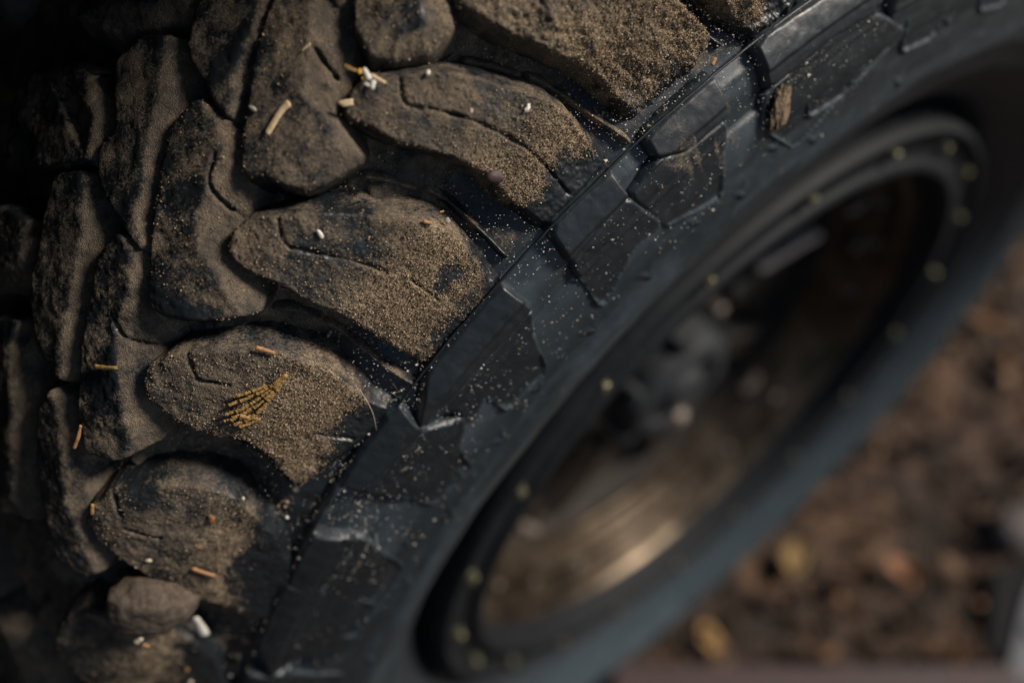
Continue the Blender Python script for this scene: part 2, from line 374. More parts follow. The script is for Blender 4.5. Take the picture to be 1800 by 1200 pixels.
def simple(name, c0, c1, rough=.5, metal=0.0, scale=60, bump=.2, dist=.001, spec=.5, c2=None):
    m = bpy.data.materials.new(name)
    N, L, B = nt(m)
    tc = N.new('ShaderNodeTexCoord').outputs['Object']
    n = noise_n(N, L, tc, scale, 6, .65)
    st = [(.32, c0), (.68, c1)] if c2 is None else [(.3, c0), (.5, c1), (.7, c2)]
    L.new(ramp_n(N, L, n.outputs['Fac'], st), B.inputs['Base Color'])
    B.inputs['Metallic'].default_value = metal
    r = mathn(N, L, 'ADD', mathn(N, L, 'MULTIPLY', n.outputs['Fac'], .25), rough - .12)
    L.new(r, B.inputs['Roughness'])
    B.inputs['Specular IOR Level'].default_value = spec
    bp = N.new('ShaderNodeBump'); bp.inputs['Strength'].default_value = bump; bp.inputs['Distance'].default_value = dist
    L.new(n.outputs['Fac'], bp.inputs['Height']); L.new(bp.outputs['Normal'], B.inputs['Normal'])
    return m

def toned(name, stops, rough=.9, attr='tone'):
    m = bpy.data.materials.new(name)
    N, L, B = nt(m)
    a = N.new('ShaderNodeAttribute'); a.attribute_name = attr
    L.new(ramp_n(N, L, a.outputs['Fac'], stops), B.inputs['Base Color'])
    B.inputs['Roughness'].default_value = rough
    B.inputs['Specular IOR Level'].default_value = .25
    return m

M_RUB = rubber_material()
M_RING = simple('black_ring_paint', (.005, .006, .008), (.010, .012, .014), .66, 0, 90, .15, .001, .18)
M_BRONZE = simple('dusty_bronze_paint', (.024, .017, .012), (.055, .041, .028), .38, .8, 30, .15, .001, .4, (.13, .10, .07))
M_ZINC = simple('yellow_zinc', (.06, .055, .032), (.15, .145, .09), .45, .6, 220, .2)
M_GLINT = simple('glint_steel', (.32, .26, .22), (.56, .48, .42), .40, .7, 220, .2)
M_CAP = simple('grey_hub_plastic', (.004, .0055, .007), (.013, .016, .020), .75, 0, 60, .3)
M_DISC = simple('dark_bronze_disc', (.010, .008, .006), (.026, .020, .015), .45, .2, 34, .25, .001, .5, (.045, .035, .026))
M_DARK = simple('brake_iron', (.012, .010, .009), (.030, .024, .020), .7, .2, 60, .4)
M_ARCH = simple('arch_liner_plastic', (.006, .006, .006), (.012, .012, .012), .8, 0, 30, .3)

# ================================================================== setting
def build_ground():
    n = 260
    t = np.linspace(-1, 1, n)
    g = np.sign(t) * (np.abs(t) * 1.1 + (np.abs(t) ** 4) * 40)
    X, Y = np.meshgrid(g + .3, g - .1, indexing='ij')
    P = np.stack([X, Y, 0 * X], -1)
    near = np.exp(-(((X - .2) ** 2 + Y ** 2) / 1.5))
    H = (fbm(P, 9, 5) * .012 + fbm(P, 45, 3, seed=3) * .005) * (near + .15)
    P[..., 2] = H - .006
    m = bpy.data.materials.new('brown_soil')
    N, L, B = nt(m)
    tc = N.new('ShaderNodeTexCoord').outputs['Object']
    a = noise_n(N, L, tc, 11, 7, .7, .8); b = noise_n(N, L, tc, 70, 5, .6)
    c = ramp_n(N, L, a.outputs['Fac'], [(.34, (.005, .0035, .0027)), (.5, (.028, .016, .010)), (.64, (.115, .062, .033))])
    L.new(mixc(N, L, mathn(N, L, 'MULTIPLY', b.outputs['Fac'], .5), c, (.040, .027, .019)), B.inputs['Base Color'])
    B.inputs['Roughness'].default_value = .95
    bp = N.new('ShaderNodeBump'); bp.inputs['Distance'].default_value = .01; L.new(b.outputs['Fac'], bp.inputs['Height'])
    L.new(bp.outputs['Normal'], B.inputs['Normal'])
    return tag(link('ground', grid_mesh('ground', P), m), kind='structure')
build_ground()

def leaf_patch(L, W, curl, n=6, m=5, sx=None):
    u = np.linspace(0, 1, n); v = np.linspace(-1, 1, m)
    UU, VV = np.meshgrid(u, v, indexing='ij')
    w = W * np.sin(np.pi * np.clip(UU * .96 + .02, 0, 1)) ** .75
    return np.stack([L * (UU - .5), VV * w * .5, curl * L * ((UU - .5) ** 2 * 1.6 + VV ** 2 * .35) - .1 * L * curl], -1)

def build_litter():
    V, F, T = [], [], []
    off = 0
    n, m = 5, 4
    base = np.arange(n * m).reshape(n, m)
    FF = np.stack([base[:-1, :-1], base[1:, :-1], base[1:, 1:], base[:-1, 1:]], -1).reshape(-1, 4)
    for i in range(3000):
        Lf = rng.uniform(.008, .030)
        P = leaf_patch(Lf, Lf * rng.uniform(.35, .7), rng.uniform(-.6, 1.0), n, m).reshape(-1, 3)
        e = Matrix.Rotation(rng.uniform(0, 6.28), 3, 'Z') @ Matrix.Rotation(rng.normal() * .45, 3, 'X') @ Matrix.Rotation(rng.normal() * .45, 3, 'Y')
        P = P @ np.array(e).T
        x, y = rng.uniform(-.35, 1.15), rng.uniform(-.55, .45)
        P += np.array([x, y, rng.uniform(.002, .014)])
        V.append(P); F.append(FF + off); off += n * m
        T.append(np.full(n * m, rng.random()))
    me = mesh_np('leaf_litter', np.vstack(V), np.vstack(F), True, {'tone': np.concatenate(T)})
    mat = toned('dry_leaf_litter', [(.0, (.009, .006, .005)), (.5, (.028, .017, .011)), (.75, (.072, .040, .022)), (.92, (.16, .082, .036)), (1.0, (.17, .12, .08))], .8)
    tag(link('leaf_litter', me, mat), kind='stuff')
build_litter()

def big_leaf(pos, Lf, W, rz, cols, label, curl=.5, tilt=.15, group=None):
    P = leaf_patch(Lf, W, curl, 14, 9)
    P[..., 2] += .0015 * np.cos(np.linspace(-1, 1, 9) * 9)[None, :]
    me = grid_mesh('fallen_leaf', P)
    o = link('fallen_leaf', me, simple('leaf_colour', cols[0], cols[1], .7, 0, 120, .3))
    sd = o.modifiers.new('thick', 'SOLIDIFY'); sd.thickness = .0006
    o.location = (pos[0] * U, pos[1] * U, .012)
    o.rotation_euler = (tilt, tilt * .6, rz)
    return tag(o, label, 'leaf', group)
big_leaf((.767, -.16), .045, .028, .5, ((.11, .065, .018), (.20, .125, .035)), 'blurred yellow dry leaf on the ground beside the lower tyre edge', .4)
big_leaf((2.62, .10), .040, .022, 1.3, ((.11, .05, .018), (.19, .09, .035)), 'blurred orange brown dry leaf near the right edge beyond the tyre', .5)
big_leaf((1.125, -.519), .042, .026, 2.0, ((.13, .055, .022), (.24, .11, .05)), 'blurred rust brown leaf in the middle of the dark leaf litter', .6)
big_leaf((.186, -.187), .040, .022, 1.2, ((.22, .12, .04), (.34, .21, .08)), 'blurred ochre leaf low against the tyre just above the red board', .3)

def pebble(name, R, squash, seed, sub=40, rough=1.0):
    th = np.linspace(0, math.pi, sub); ph = np.linspace(0, 2 * math.pi, sub * 2)
    T, Ph = np.meshgrid(th, ph, indexing='ij')
    D = np.stack([np.sin(T) * np.cos(Ph), np.sin(T) * np.sin(Ph), np.cos(T)], -1)
    rr = 1 + rough * (.10 * fbm(D, 1.6, 3, seed=seed) + .014 * fbm(D, 14, 3, seed=seed + 2))
    if rough > 1: rr = rr + .16 * fbm(D, 4.5, 3, seed=seed + 5)
    return grid_mesh(name, D * rr[..., None] * np.array(squash) * R, flip=False)
stone = link('stone', pebble('stone', .030, (1, .8, .75), 5), simple('pink_grey_stone', (.055, .045, .042), (.105, .086, .082), .8, 0, 90, .4))
stone.location = (1.72 * U, -.73 * U, .018)
tag(stone, 'blurred pinkish grey stone on the ground at the right edge of the picture', 'stone')

def box_obj(name, size, loc, rz, mat, parent=None, bev=.004, rot=None):
    import bmesh
    bm = bmesh.new(); bmesh.ops.create_cube(bm, size=1)
    bmesh.ops.scale(bm, vec=size, verts=bm.verts)
    bmesh.ops.bevel(bm, geom=bm.edges[:], offset=bev, segments=2, affect='EDGES')
    me = bpy.data.meshes.new(name); bm.to_mesh(me); bm.free()
    o = link(name, me, mat, parent); o.location = loc; o.rotation_euler = rot or (0, 0, rz)
    return o
# red board along the lower edge of the view
p0, p1 = np.array([-.151, -.076]) * U, np.array([1.046, -1.031]) * U
dv = p1 - p0; ang = math.atan2(dv[1], dv[0]); nrm = np.array([dv[1], -dv[0]]) / np.linalg.norm(dv)
if nrm[0] > 0 and nrm[1] > 0: nrm = -nrm
cen = (p0 + p1) / 2 + np.array([-abs(nrm[0]), -abs(nrm[1])]) * .061
board = box_obj('red_board', (np.linalg.norm(dv) + .06, .12, .022), (cen[0], cen[1], .013), ang,
                simple('faded_red_paint', (.022, .011, .011), (.042, .020, .020), .7, 0, 40, .4), None, .004)
tag(board, 'dull dark red board lying on the ground along the bottom edge', 'board')
# dark block with a pale edge in the lower right corner
def prism(name, poly, h, mat, parent):
    n = len(poly)
    V = [(x * U, y * U, z) for z in (-.01, h) for x, y in poly]
    c = (sum(p[0] for p in poly) / n * U, sum(p[1] for p in poly) / n * U)
    F = [tuple(range(n, 2 * n)), tuple(range(n - 1, -1, -1))] + [(k, (k + 1) % n, n + (k + 1) % n, n + k) for k in range(n)]
    me = bpy.data.meshes.new(name); me.from_pydata(V, [], F); me.update()
    o = link(name, me, mat, parent)
    bv = o.modifiers.new('edge', 'BEVEL'); bv.width = .002; bv.segments = 2
    return o
blk = bpy.data.objects.new('dark_block', None); COL.objects.link(blk)
tag(blk, 'out of focus black block with a pale grey edge in the bottom right corner', 'block')
prism('body', [(1.478, -.78), (1.70, -.885), (1.48, -.942), (1.046, -1.129), (.90, -1.20), (.85, -1.16), (.999, -1.091)], .030 * U, simple('black_plastic', (.003, .003, .004), (.006, .006, .007), .8, 0, 60, .2, .001, .2), blk)
prism('pale_edge', [(1.70, -.892), (1.90, -1.0), (1.2, -1.35), (.90, -1.21), (1.046, -1.136), (1.485, -.949)], .05 * U, simple('grey_plastic', (.028, .032, .040), (.060, .067, .080), .5, 0, 60, .2), blk)

# ================================================================== wheel
wheel = bpy.data.objects.new('off_road_wheel', None); COL.objects.link(wheel)
wheel.location = HUB
tag(wheel, 'big black mud tyre with dusty tread blocks on a dark beadlock rim', 'wheel')

def build_casing():
    A = np.radians(np.unique(np.round(np.r_[np.arange(-180, -80, 1.0), np.arange(-80, 8, .14), np.arange(8, 180.01, 1.0)], 4)))
    S = np.unique(np.r_[np.arange(0, .36, .012), np.arange(.36, 1.25, .0052), np.arange(1.25, 1.7, .009), np.arange(1.7, S_TOT, .03), S_TOT])
    AA, SS = np.meshgrid(A, S, indexing='ij')
    Q = np.stack([AA * RU, SS, 0 * SS], -1)
    Q3 = surf(AA, SS)
    d = depth(SS)
    side = 1 - sstep(SS, S_SH - .01, S_SH + .02)
    tread = 1 - side
    n1 = fbm(Q3, 9, 4)
    muddy = sstep(SS, .80, .95) * tread
    h = -d + fbm(Q3, 30, 4, seed=1) * .004 * tread * (.4 + muddy) + fbm(Q3, 120, 3, seed=2) * .0026 * muddy + .014 * muddy * sstep(fbm(Q3, 13, 3, seed=71), -.1, .6) * (SS < 1.15)
    # creases and flow wrinkles of the side wall
    W = np.stack([AA * RU * 6, SS * 26, 0 * SS], -1)
    h += side * (1 - sstep(SS, .60, .66)) * (vnoise(W) * .0012 + vnoise(W * 2.3 + 9) * .0008)
    # raised rim-protector ridge and fine concentric lines
    h += .010 * np.exp(-((SS - .40) / .035) ** 2) + .003 * np.exp(-((SS - .30) / .010) ** 2) + .003 * np.exp(-((SS - .20) / .012) ** 2)
    h += side * (.010 * np.sin(np.pi * np.clip((SS - .600) / .092, 0, 1)) + .008 * np.sin(np.pi * np.clip((SS - .50) / .095, 0, 1)))
    # chevron nicks on the ridge
    for k in range(-40, 41):
        ac = math.radians(-30 + k * 4.5 + 1.3 * math.sin(k * 7.1))
        sc = .46 + .035 * math.sin(k * 3.3)
        du = (AA - ac) * 1.5
        dd = np.abs(SS - sc - np.abs(du) * .9)
        h += .0075 * np.exp(-(dd / .004) ** 2) * np.exp(-(du / .016) ** 2)
    h += .003 * np.exp(-((SS - S_SH + .035) / .004) ** 2) - .006 * side * np.exp(-((SS - .585) / .005) ** 2)
    dirt_shade = tread * (.22 + .62 * sstep(SS, .74, .90)) + tread * n1 * .34 + side * .02
    dirt_shade = np.where(SS < S_SH, .04 + .10 * np.exp(-((SS - .41) / .05) ** 2) + .06 * n1, dirt_shade)
    sand = tread * .35 * sstep(n1, .1, .7)
    Ad = np.degrees(AA)
    low = 1 - sstep(np.abs(np.abs(Ad) - 180), 70, 110)
    film_sheen = side * (.10 + .55 * np.exp(-((SS - .37) / .085) ** 2) * (.35 + .9 * sstep(fbm(np.stack([AA * 10, SS * 55, 0 * SS], -1), 1.0, 4, seed=53), -.5, .6))) * (.45 + .55 * sstep(Ad, 6, -22)) + low * side * sstep(SS, .12, .26) * .55 + side * .60 * sstep(SS, .47, .54) * sstep(Ad, 2, -14) * (.55 + .45 * sstep(fbm(Q3, 12, 3, seed=51), -.4, .4))  # painted sky sheen: lower wall and recesses lifted, upper right held dark
    smear = np.exp(-((Ad + 17.5) / 3.2) ** 2) * np.exp(-((SS - .59) / .085) ** 2) * sstep(fbm(np.stack([AA * 70, SS * 9, SS * 0], -1), 1.0, 3, seed=44), -.25, .5)
    dirt_shade = dirt_shade + .80 * smear
    me = grid_mesh('tyre', surf(AA, SS, h) * U, None, {'dirt_shade': dirt_shade, 'sand': sand, 'film_sheen': film_sheen}, flip=True)
    return link('tyre', me, M_RUB, wheel)
tyre = build_casing()

def chaikin(P, n=2, closed=True, k=.78):
    for _ in range(n):
        Qn = np.roll(P, -1, 0)
        if closed:
            P = np.stack([k * P + (1 - k) * Qn, (1 - k) * P + k * Qn], 1).reshape(-1, 2)
        else:
            R = np.stack([.75 * P[:-1] + .25 * P[1:], .25 * P[:-1] + .75 * P[1:]], 1).reshape(-1, 2)
            P = np.vstack([P[:1], R, P[-1:]])
    return P

def seg_dist(X, Y, P, closed):
    D = np.full(X.shape, 1e9)
    k = len(P)
    for i in range(k if closed else k - 1):
        a, b = P[i], P[(i + 1) % k]
        e = b - a
        t = np.clip(((X - a[0]) * e[0] + (Y - a[1]) * e[1]) / max(e @ e, 1e-12), 0, 1)
        D = np.minimum(D, (X - a[0] - t * e[0]) ** 2 + (Y - a[1] - t * e[1]) ** 2)
    return np.sqrt(D)

def inside(X, Y, P):
    r = np.zeros(X.shape, bool)
    k = len(P)
    for i in range(k):
        x0, y0 = P[i]; x1, y1 = P[(i + 1) % k]
        if y0 == y1: continue
        c = ((y0 > Y) != (y1 > Y)) & (X < (x1 - x0) * (Y - y0) / (y1 - y0) + x0)
        r ^= c
    return r

SAMPLES = []      # (positions, normals, weight) for the loose sand
def relief(name, poly, res, w=.028, m=.62, p=3.0, sipes=(), kind='tread', mud=1.0, mat=None, parent=None, raise_=0.0,
           rag=.0028, mirror=False, hole=None, collect=0.0, line=False, crease=None, bound=.765, centre=None, dirt_gain=0.0, sand_gain=0.0):
    P = np.array(poly, float); P[:, 0] = np.radians(P[:, 0]) * RU
    P = chaikin(P, 2, False) if line else chaikin(P, 1, True, .86 if (bound > 0 and kind == 'tread') else .90)
    pad = w + .02
    (x0, y0), (x1, y1) = P.min(0) - pad, P.max(0) + pad
    X, Y = np.meshgrid(np.arange(x0, x1 + res, res), np.arange(max(y0, .2), y1 + res, res), indexing='ij')
    if line:
        d = .006 - seg_dist(X, Y, P, False)
    else:
        d = seg_dist(X, Y, P, True)
        d = np.where(inside(X, Y, P), d, -d)
    A, S = X / RU, Y
    Q3 = surf(A, S)
    big = fbm(Q3, 11, 3, seed=4)
    dn = d + rag * (fbm(Q3, 22, 3, seed=5) + .10 * fbm(Q3, 140, 2, seed=6) * (bound > 0))
    mm = m
    if kind == 'tread' and bound > 0:
        gx = np.gradient(d, axis=0) / res
        ac = np.degrees(P[:, 0].mean() / RU)
        mm = m - np.clip((-29.5 - ac) / 6, -.1, 1) * .30 * np.clip(-gx, 0, 1) + np.clip((-29.5 - ac) / 6, -.1, 1) * .25 * np.clip(gx, 0, 1)
    if kind == 'tread' and bound == 0:
        mm = m - .15 * np.clip(np.gradient(d, axis=1) / res, 0, 1)
    t = np.clip((dn + mm * w) / w, 0, 1)
    if kind == 'tread':
        xs = np.linspace(0, 1, 61)
        ys = np.interp(xs, [0, .72, 1], [0, 1, 1])
        ys = np.convolve(np.r_[[0] * 4, ys, [1] * 4], np.ones(9) / 9, 'valid'); ys[0] = 0
        prof = np.interp(t, xs, ys)
    else:
        prof = 1 - (1 - t) ** p
    dep = depth(S)
    dirt_shade = np.zeros_like(S); sand = np.zeros_like(S); film_sheen = np.zeros_like(S)
    if kind == 'tread':
        top = sstep(t, .5, 1.0)
        hh = dep * prof
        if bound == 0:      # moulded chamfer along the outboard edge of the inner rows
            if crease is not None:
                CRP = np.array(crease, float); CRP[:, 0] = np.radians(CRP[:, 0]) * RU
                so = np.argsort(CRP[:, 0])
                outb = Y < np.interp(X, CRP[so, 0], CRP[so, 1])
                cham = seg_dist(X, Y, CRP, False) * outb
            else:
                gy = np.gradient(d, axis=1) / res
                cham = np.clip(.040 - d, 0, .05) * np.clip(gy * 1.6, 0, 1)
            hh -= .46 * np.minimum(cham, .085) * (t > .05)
        tex = fbm(Q3, 14, 3, seed=7) * (.0022 if bound > 0 else .0016) + fbm(Q3, 60, 3, seed=8) * .0012 + fbm(Q3, 240, 3, seed=9) * .0011
        lump = fbm(Q3, 17, 4, seed=12)
        hh = hh + tex * mud * np.where(t > 0, 1, 0) + max(mud - 1, 0) * (.009 * lump + .0030 * np.abs(fbm(Q3, 42, 3, seed=61)) + .0030 * fbm(Q3, 110, 2, seed=62)) * np.where(t > .2, 1, 0)
        for sp in sipes:
            SP = np.array(sp, float); SP[:, 0] = np.radians(SP[:, 0]) * RU
            ds = seg_dist(X, Y, chaikin(SP, 2, False), False) + .002 * fbm(Q3, 60, 2, seed=11)
            hh -= .014 * np.exp(-(ds / .0026) ** 2) * top * (.5 + .5 * sstep(fbm(Q3, 22, 2, seed=47), -.3, .3))
        b = bound + .028 * big + .014 * fbm(Q3, 60, 3, seed=13)
        edge = sstep(S, b - .034, b + .030) if bound > 0 else 1.0
        dirt_shade = (.60 + .30 * fbm(Q3, 16, 4, seed=14) + .14 * sstep(S, bound + .25, bound) + dirt_gain) * (.78 + .22 * sstep(t, .3, .9))
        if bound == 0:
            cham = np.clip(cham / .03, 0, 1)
            dirt_shade = dirt_shade - .26 + .42 * sstep(cham, .02, .3) + .14 * fbm(Q3, 30, 3, seed=49)  # worn tops darkened, dusty chamfers lifted to imitate outboard light
        dirt_shade = dirt_shade * edge + .06 * (1 - edge)
        sand = (sstep(S, bound + .19, bound + .03) * .95 + sand_gain + .16 * fbm(Q3, 30, 3, seed=15)) * edge * (.35 + .65 * sstep(t, .4, 1))
        if hole is not None:
            hd = np.hypot((X - math.radians(hole[0]) * RU) / hole[2], (Y - hole[1]) / hole[3]) + .5 * fbm(Q3, 45, 3, seed=16)
            k = sstep(hd, .45, .95)
            dirt_shade *= .30 + .70 * k; sand *= .3 + .7 * k
        hh += np.clip(sand, 0, 1) * (.0022 + .0022 * np.abs(fbm(Q3, 260, 2, seed=17)))
    elif kind == 'lug':
        hh = (dep + raise_) * prof + .007 * t * np.sin(np.pi * np.clip((S - .600) / .092, 0, 1)) - .0045 * t * (sstep(S, .6465, .6435) + sstep(S, .5865, .5835) + sstep(S, .5265, .5235)) * (t > .5) + .0012 * fbm(Q3, 14, 3, seed=18) * t + .0006 * fbm(Q3, 60, 2, seed=19) * t
        dirt_shade = .05 + .10 * big
        film_sheen = .75 * np.exp(-((t - .5) / .28) ** 2) * (.5 + .5 * sstep(fbm(Q3, 20, 3, seed=52), -.3, .4)) + .02 + .22 * sstep(S, .52, .42)  # pale worn edges, also painted to stand in for their cool sheen
        Ad = np.degrees(A)
        smear = np.exp(-((Ad + 17.5) / 3.2) ** 2) * np.exp(-((S - .59) / .085) ** 2) * sstep(fbm(np.stack([A * 70, S * 9, S * 0], -1), 1.0, 3, seed=44), -.25, .5)
        dirt_shade = dirt_shade + .80 * smear
    else:
        hh = (.024 + raise_) * prof + .003 * fbm(Q3, 60, 3, seed=20) * t
        dirt_shade = .92 + .4 * fbm(Q3, 22, 3, seed=21) + .30 * sstep(t, .6, 1) - .45 * sstep(S, .86, .74)
        sand = .35 + .35 * big
    low = t <= 0
    H = np.where(low, -dep - .012, -dep + hh)
    Sm = S_TOT - S if mirror else S
    V = surf(A, Sm, H)
    if collect > 0:
        n = np.stack([np.interp(S, PS, PN[:, 1]) * np.sin(A), np.interp(S, PS, PN[:, 0]), np.interp(S, PS, PN[:, 1]) * np.cos(A)], -1)
        wt = np.clip(sand, 0, 1) ** 1.5 * (t > .5) * collect + (dirt_shade > .3) * (t > .6) * .10 * collect
        SAMPLES.append((V.reshape(-1, 3), n.reshape(-1, 3), wt.ravel() * res * res))
    me = grid_mesh(name, V * U, ~low, {'dirt_shade': dirt_shade, 'sand': np.clip(sand, 0, 1.2), 'film_sheen': film_sheen}, flip=mirror)
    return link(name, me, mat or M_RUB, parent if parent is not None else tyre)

# ---- the tread blocks the photograph shows, each with its own worn outline
OPT = {
 'r1A': dict(res=.0023, collect=1, bound=.745),
 'r1B': dict(res=.0023, collect=1, bound=.742, hole=HOLE_B),
 'r1C': dict(res=.0025, collect=1, bound=.775),
 'r1D': dict(res=.0026, collect=.35, bound=.77, hole=HOLE_D, dirt_gain=-.10, sand_gain=-.25),
 'r1E': dict(res=.0032, collect=.2, bound=.83, dirt_gain=-.10, sand_gain=-.2),
 'r1T': dict(res=.0023, collect=1, mud=1.8, bound=.765, sand_gain=.25, dirt_gain=.15),
 'r1U': dict(res=.0024, collect=.8, mud=2.0, bound=.74, sand_gain=.2),
}
proto = {}
for key, poly in BLOCKS.items():
    o = dict(res=.0034, bound=0.0, w=.034, m=.85, rag=.0022, dirt_gain=.14)
    if key.startswith('r1'): o = dict(res=.003, bound=.77)
    o.update(OPT.get(key, {}))
    o['crease'] = CREASE.get(key)
    if key[:2] in ('r3', 'r4'): o['res'] = .0044
    if key == 'r2T': o.update(mud=1.2, collect=.5, sand_gain=.15)
    if key in ('r2A', 'r2B'): o.update(collect=.35)
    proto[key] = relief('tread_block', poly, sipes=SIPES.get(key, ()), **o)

# ---- the same rows carried on round the tyre with coarser copies
def carry(poly, centre, first, last, step=9.0, mirror=False, **kw):
    src = None
    k = first
    while k < last:
        if src is None:
            src = relief('tread_block', poly, res=.015, mirror=mirror, **kw); o = src
        else:
            o = src.copy(); COL.objects.link(o); o.parent = tyre
        o.rotation_euler = (0, math.radians(k - centre), 0)
        k += step
carry(BLOCKS['r1B'], -35.0, -2.5, 288)
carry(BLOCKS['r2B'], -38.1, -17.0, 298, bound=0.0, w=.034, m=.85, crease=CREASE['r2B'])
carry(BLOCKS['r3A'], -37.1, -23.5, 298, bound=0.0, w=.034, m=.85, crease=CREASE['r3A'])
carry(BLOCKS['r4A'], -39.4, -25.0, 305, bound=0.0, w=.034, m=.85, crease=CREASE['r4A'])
carry(BLOCKS['r1B'], -35.0, 0, 360, mirror=True)
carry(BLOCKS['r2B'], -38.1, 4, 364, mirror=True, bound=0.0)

for rp in RIBS:
    relief('groove_rib', rp, .0022, w=.018, m=.2, p=2, kind='rib', line=True)
lugs = []
for i, lp in enumerate(LUGS):
    upper = (i % 2 == 0)
    lugs.append(relief('sidewall_lug', lp, .0028, w=.013, m=.75, p=1.6, kind='lug', rag=.0012, raise_=.007 if upper else .0))
for j, k in enumerate(np.arange(19.0 + 0, 330, 9.6)):
    for src in lugs[:2]:
        o = src.copy(); COL.objects.link(o); o.parent = tyre
        o.rotation_euler = (0, math.radians(k + 10), 0)
# mould parting line round the shoulder
c = [(S_SH, -.006), (S_SH - .0024, .0), (S_SH, .0020), (S_SH + .0024, .0), (S_SH, -.006)]
A = np.radians(np.arange(0, 360, .4))
Pm = np.stack([surf(A, np.full_like(A, s), np.full_like(A, h)) for s, h in c], 1)
Pm = np.concatenate([Pm, Pm[:1]], 0)
Pm = Pm + (fbm(Pm, 30, 3, seed=31) * .0012)[..., None] * np.array([0, 1, 0])
link('mould_line', grid_mesh('mould_line', Pm * U, None, {'dirt_shade': np.full(Pm.shape[:2], .12), 'sand': np.zeros(Pm.shape[:2])}), M_RUB, tyre)

# ---- rim
ring = link('beadlock_ring', lathe('beadlock_ring', round_prof([(.10, 1.068), (-.006, 1.068), (-.030, 1.055), (-.030, 1.040), (-.008, 1.030), (-.006, .962),
            (-.022, .954), (-.026, .930), (-.010, .916), (.10, .900)], .009, 4), 240), M_RING, wheel)
def bolt_mesh(name, R, H, seg=6):
    pr = [(0, R * 1.32), (-.004, R * 1.32), (-.006, R * 1.22)]
    V, F = [], []
    N = 24
    def ringv(y, r, hexa):
        b = len(V)
        for k in range(N):
            t = 2 * math.pi * k / N
            rr = r
            if hexa:
                q = (t % (math.pi / 3)) - math.pi / 6
                rr = r * .90 / math.cos(q)
            V.append((rr * math.cos(t), y, rr * math.sin(t)))
        return b
    bs = [ringv(.004, R * 1.35, 0), ringv(-.004, R * 1.35, 0), ringv(-.006, R * 1.2, 0), ringv(-.006, R, 1), ringv(-H * .85, R, 1), ringv(-H, R * .8, 0), ringv(-H, R * .3, 0), ringv(-H + .003, .001, 0)]
    for a, b in zip(bs[:-1], bs[1:]):
        for k in range(N):
            F.append((a + k, a + (k + 1) % N, b + (k + 1) % N, b + k))
    return mesh_np(name, np.array(V) * U, np.array(F), False)
bm_ = bolt_mesh('ring_bolt', .0145, .022)
for k in range(20):
    a = math.radians(-143 + 18 * k)
    o = link('ring_bolt', bm_, M_ZINC, ring)
    o.location = (math.sin(a) * U, -.007 * U, math.cos(a) * U)
    o.rotation_euler = (0, a + k, 0)
barrel = link('rim_barrel', lathe('rim_barrel', round_prof([(.06, .905), (.085, .895), (.10, .868), (.145, .862), (.150, .805), (.165, .795), (.195, .792), (.20, .780), (.25, .775), (.262, .75)], .006, 3), 200), M_BRONZE, wheel)
link('inner_barrel', lathe('inner_barrel', round_prof([(.262, .752), (.40, .757), (.44, .745), (1.2, .78)], .006, 3), 160), M_DARK, wheel)  # deeper barrel shade painted in by a darker material
M_DULL = simple('dull_steel', (.10, .08, .07), (.20, .165, .145), .5, .6, 220, .2)
rv = bolt_mesh('rivet', .014, .014)
for k in range(20):
    a = math.radians(-143 + 9 + 18 * k)
    o = link('rivet', rv, M_DULL, barrel)
    o.location = (math.sin(a) * .833 * U, .148 * U, math.cos(a) * .833 * U)
    o.rotation_euler = (0, a, 0)
disc = link('wheel_disc', lathe('wheel_disc', round_prof([(.42, .20), (.335, .21), (.330, .33), (.345, .36), (.372, .44), (.378, .62), (.36, .70), (.36, .752)], .012, 3), 200), M_DISC, wheel)
def spoke_mesh():
    n, m = 24, 13
    r = np.linspace(.34, .755, n); v = np.linspace(-1, 1, m)
    R_, V_ = np.meshgrid(r, v, indexing='ij')
    hw = .055 + .045 * sstep(R_, .45, .74)
    prof = 1 - np.clip((np.abs(V_) - .55) / .45, 0, 1) ** 2
    y = .37 - .075 * prof * (1 - .35 * sstep(R_, .6, .755)) - .018 * np.exp(-((np.abs(V_) - .55) / .12) ** 2)
    return grid_mesh('spoke', np.stack([V_ * hw, y, R_], -1) * U, flip=True)
sm = spoke_mesh()
for k in range(8):
    o = link('spoke', sm, M_DISC, disc); o.rotation_euler = (0, math.radians(k * 45 - 12), 0)
ln = bolt_mesh('lug_nut', .030, .055)
for k in range(6):
    a = math.radians(60 * k + 18)
    o = link('lug_nut', ln, M_DULL, disc)
    o.location = (math.sin(a) * .275 * U, .332 * U, math.cos(a) * .275 * U)
cap = link('hub_cap', lathe('hub_cap', round_prof([(.36, .215), (.20, .205), (.17, .19), (.16, .14), (.18, .12), (.18, .085), (.150, .07), (.145, .0005)], .008, 3), 72), M_CAP, disc)
for k in range(6):
    a = math.radians(60 * k)
    fm = box_obj('cap_flute', (.060 * U, .11 * U, .075 * U), (math.sin(a) * .205 * U, .235 * U, math.cos(a) * .205 * U), 0, M_CAP, disc, .0012, (0, a, 0))
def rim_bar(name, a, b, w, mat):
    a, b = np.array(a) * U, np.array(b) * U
    o = box_obj(name, (np.linalg.norm(b - a), w * U, w * U), tuple((a + b) / 2), 0, mat, disc if name == 'spoke_glint' else barrel, .0012)
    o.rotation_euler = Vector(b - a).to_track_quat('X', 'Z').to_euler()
rim_bar('spoke_glint', (.393, .27, .198), (.696, .275, .141), .026, simple('pale_glint', (.66, .50, .40), (.80, .64, .52), .6, 0, 200, .2))  # pale bar standing in for a lit spoke edge
rim_bar('rim_glint', (.613, .17, .386), (.70, .17, .389), .022, M_GLINT)  # pale bars, here and below, stand in for glints inside the rim
rim_bar('rim_glint', (.756, .17, .11), (.83, .17, .13), .022, M_GLINT)
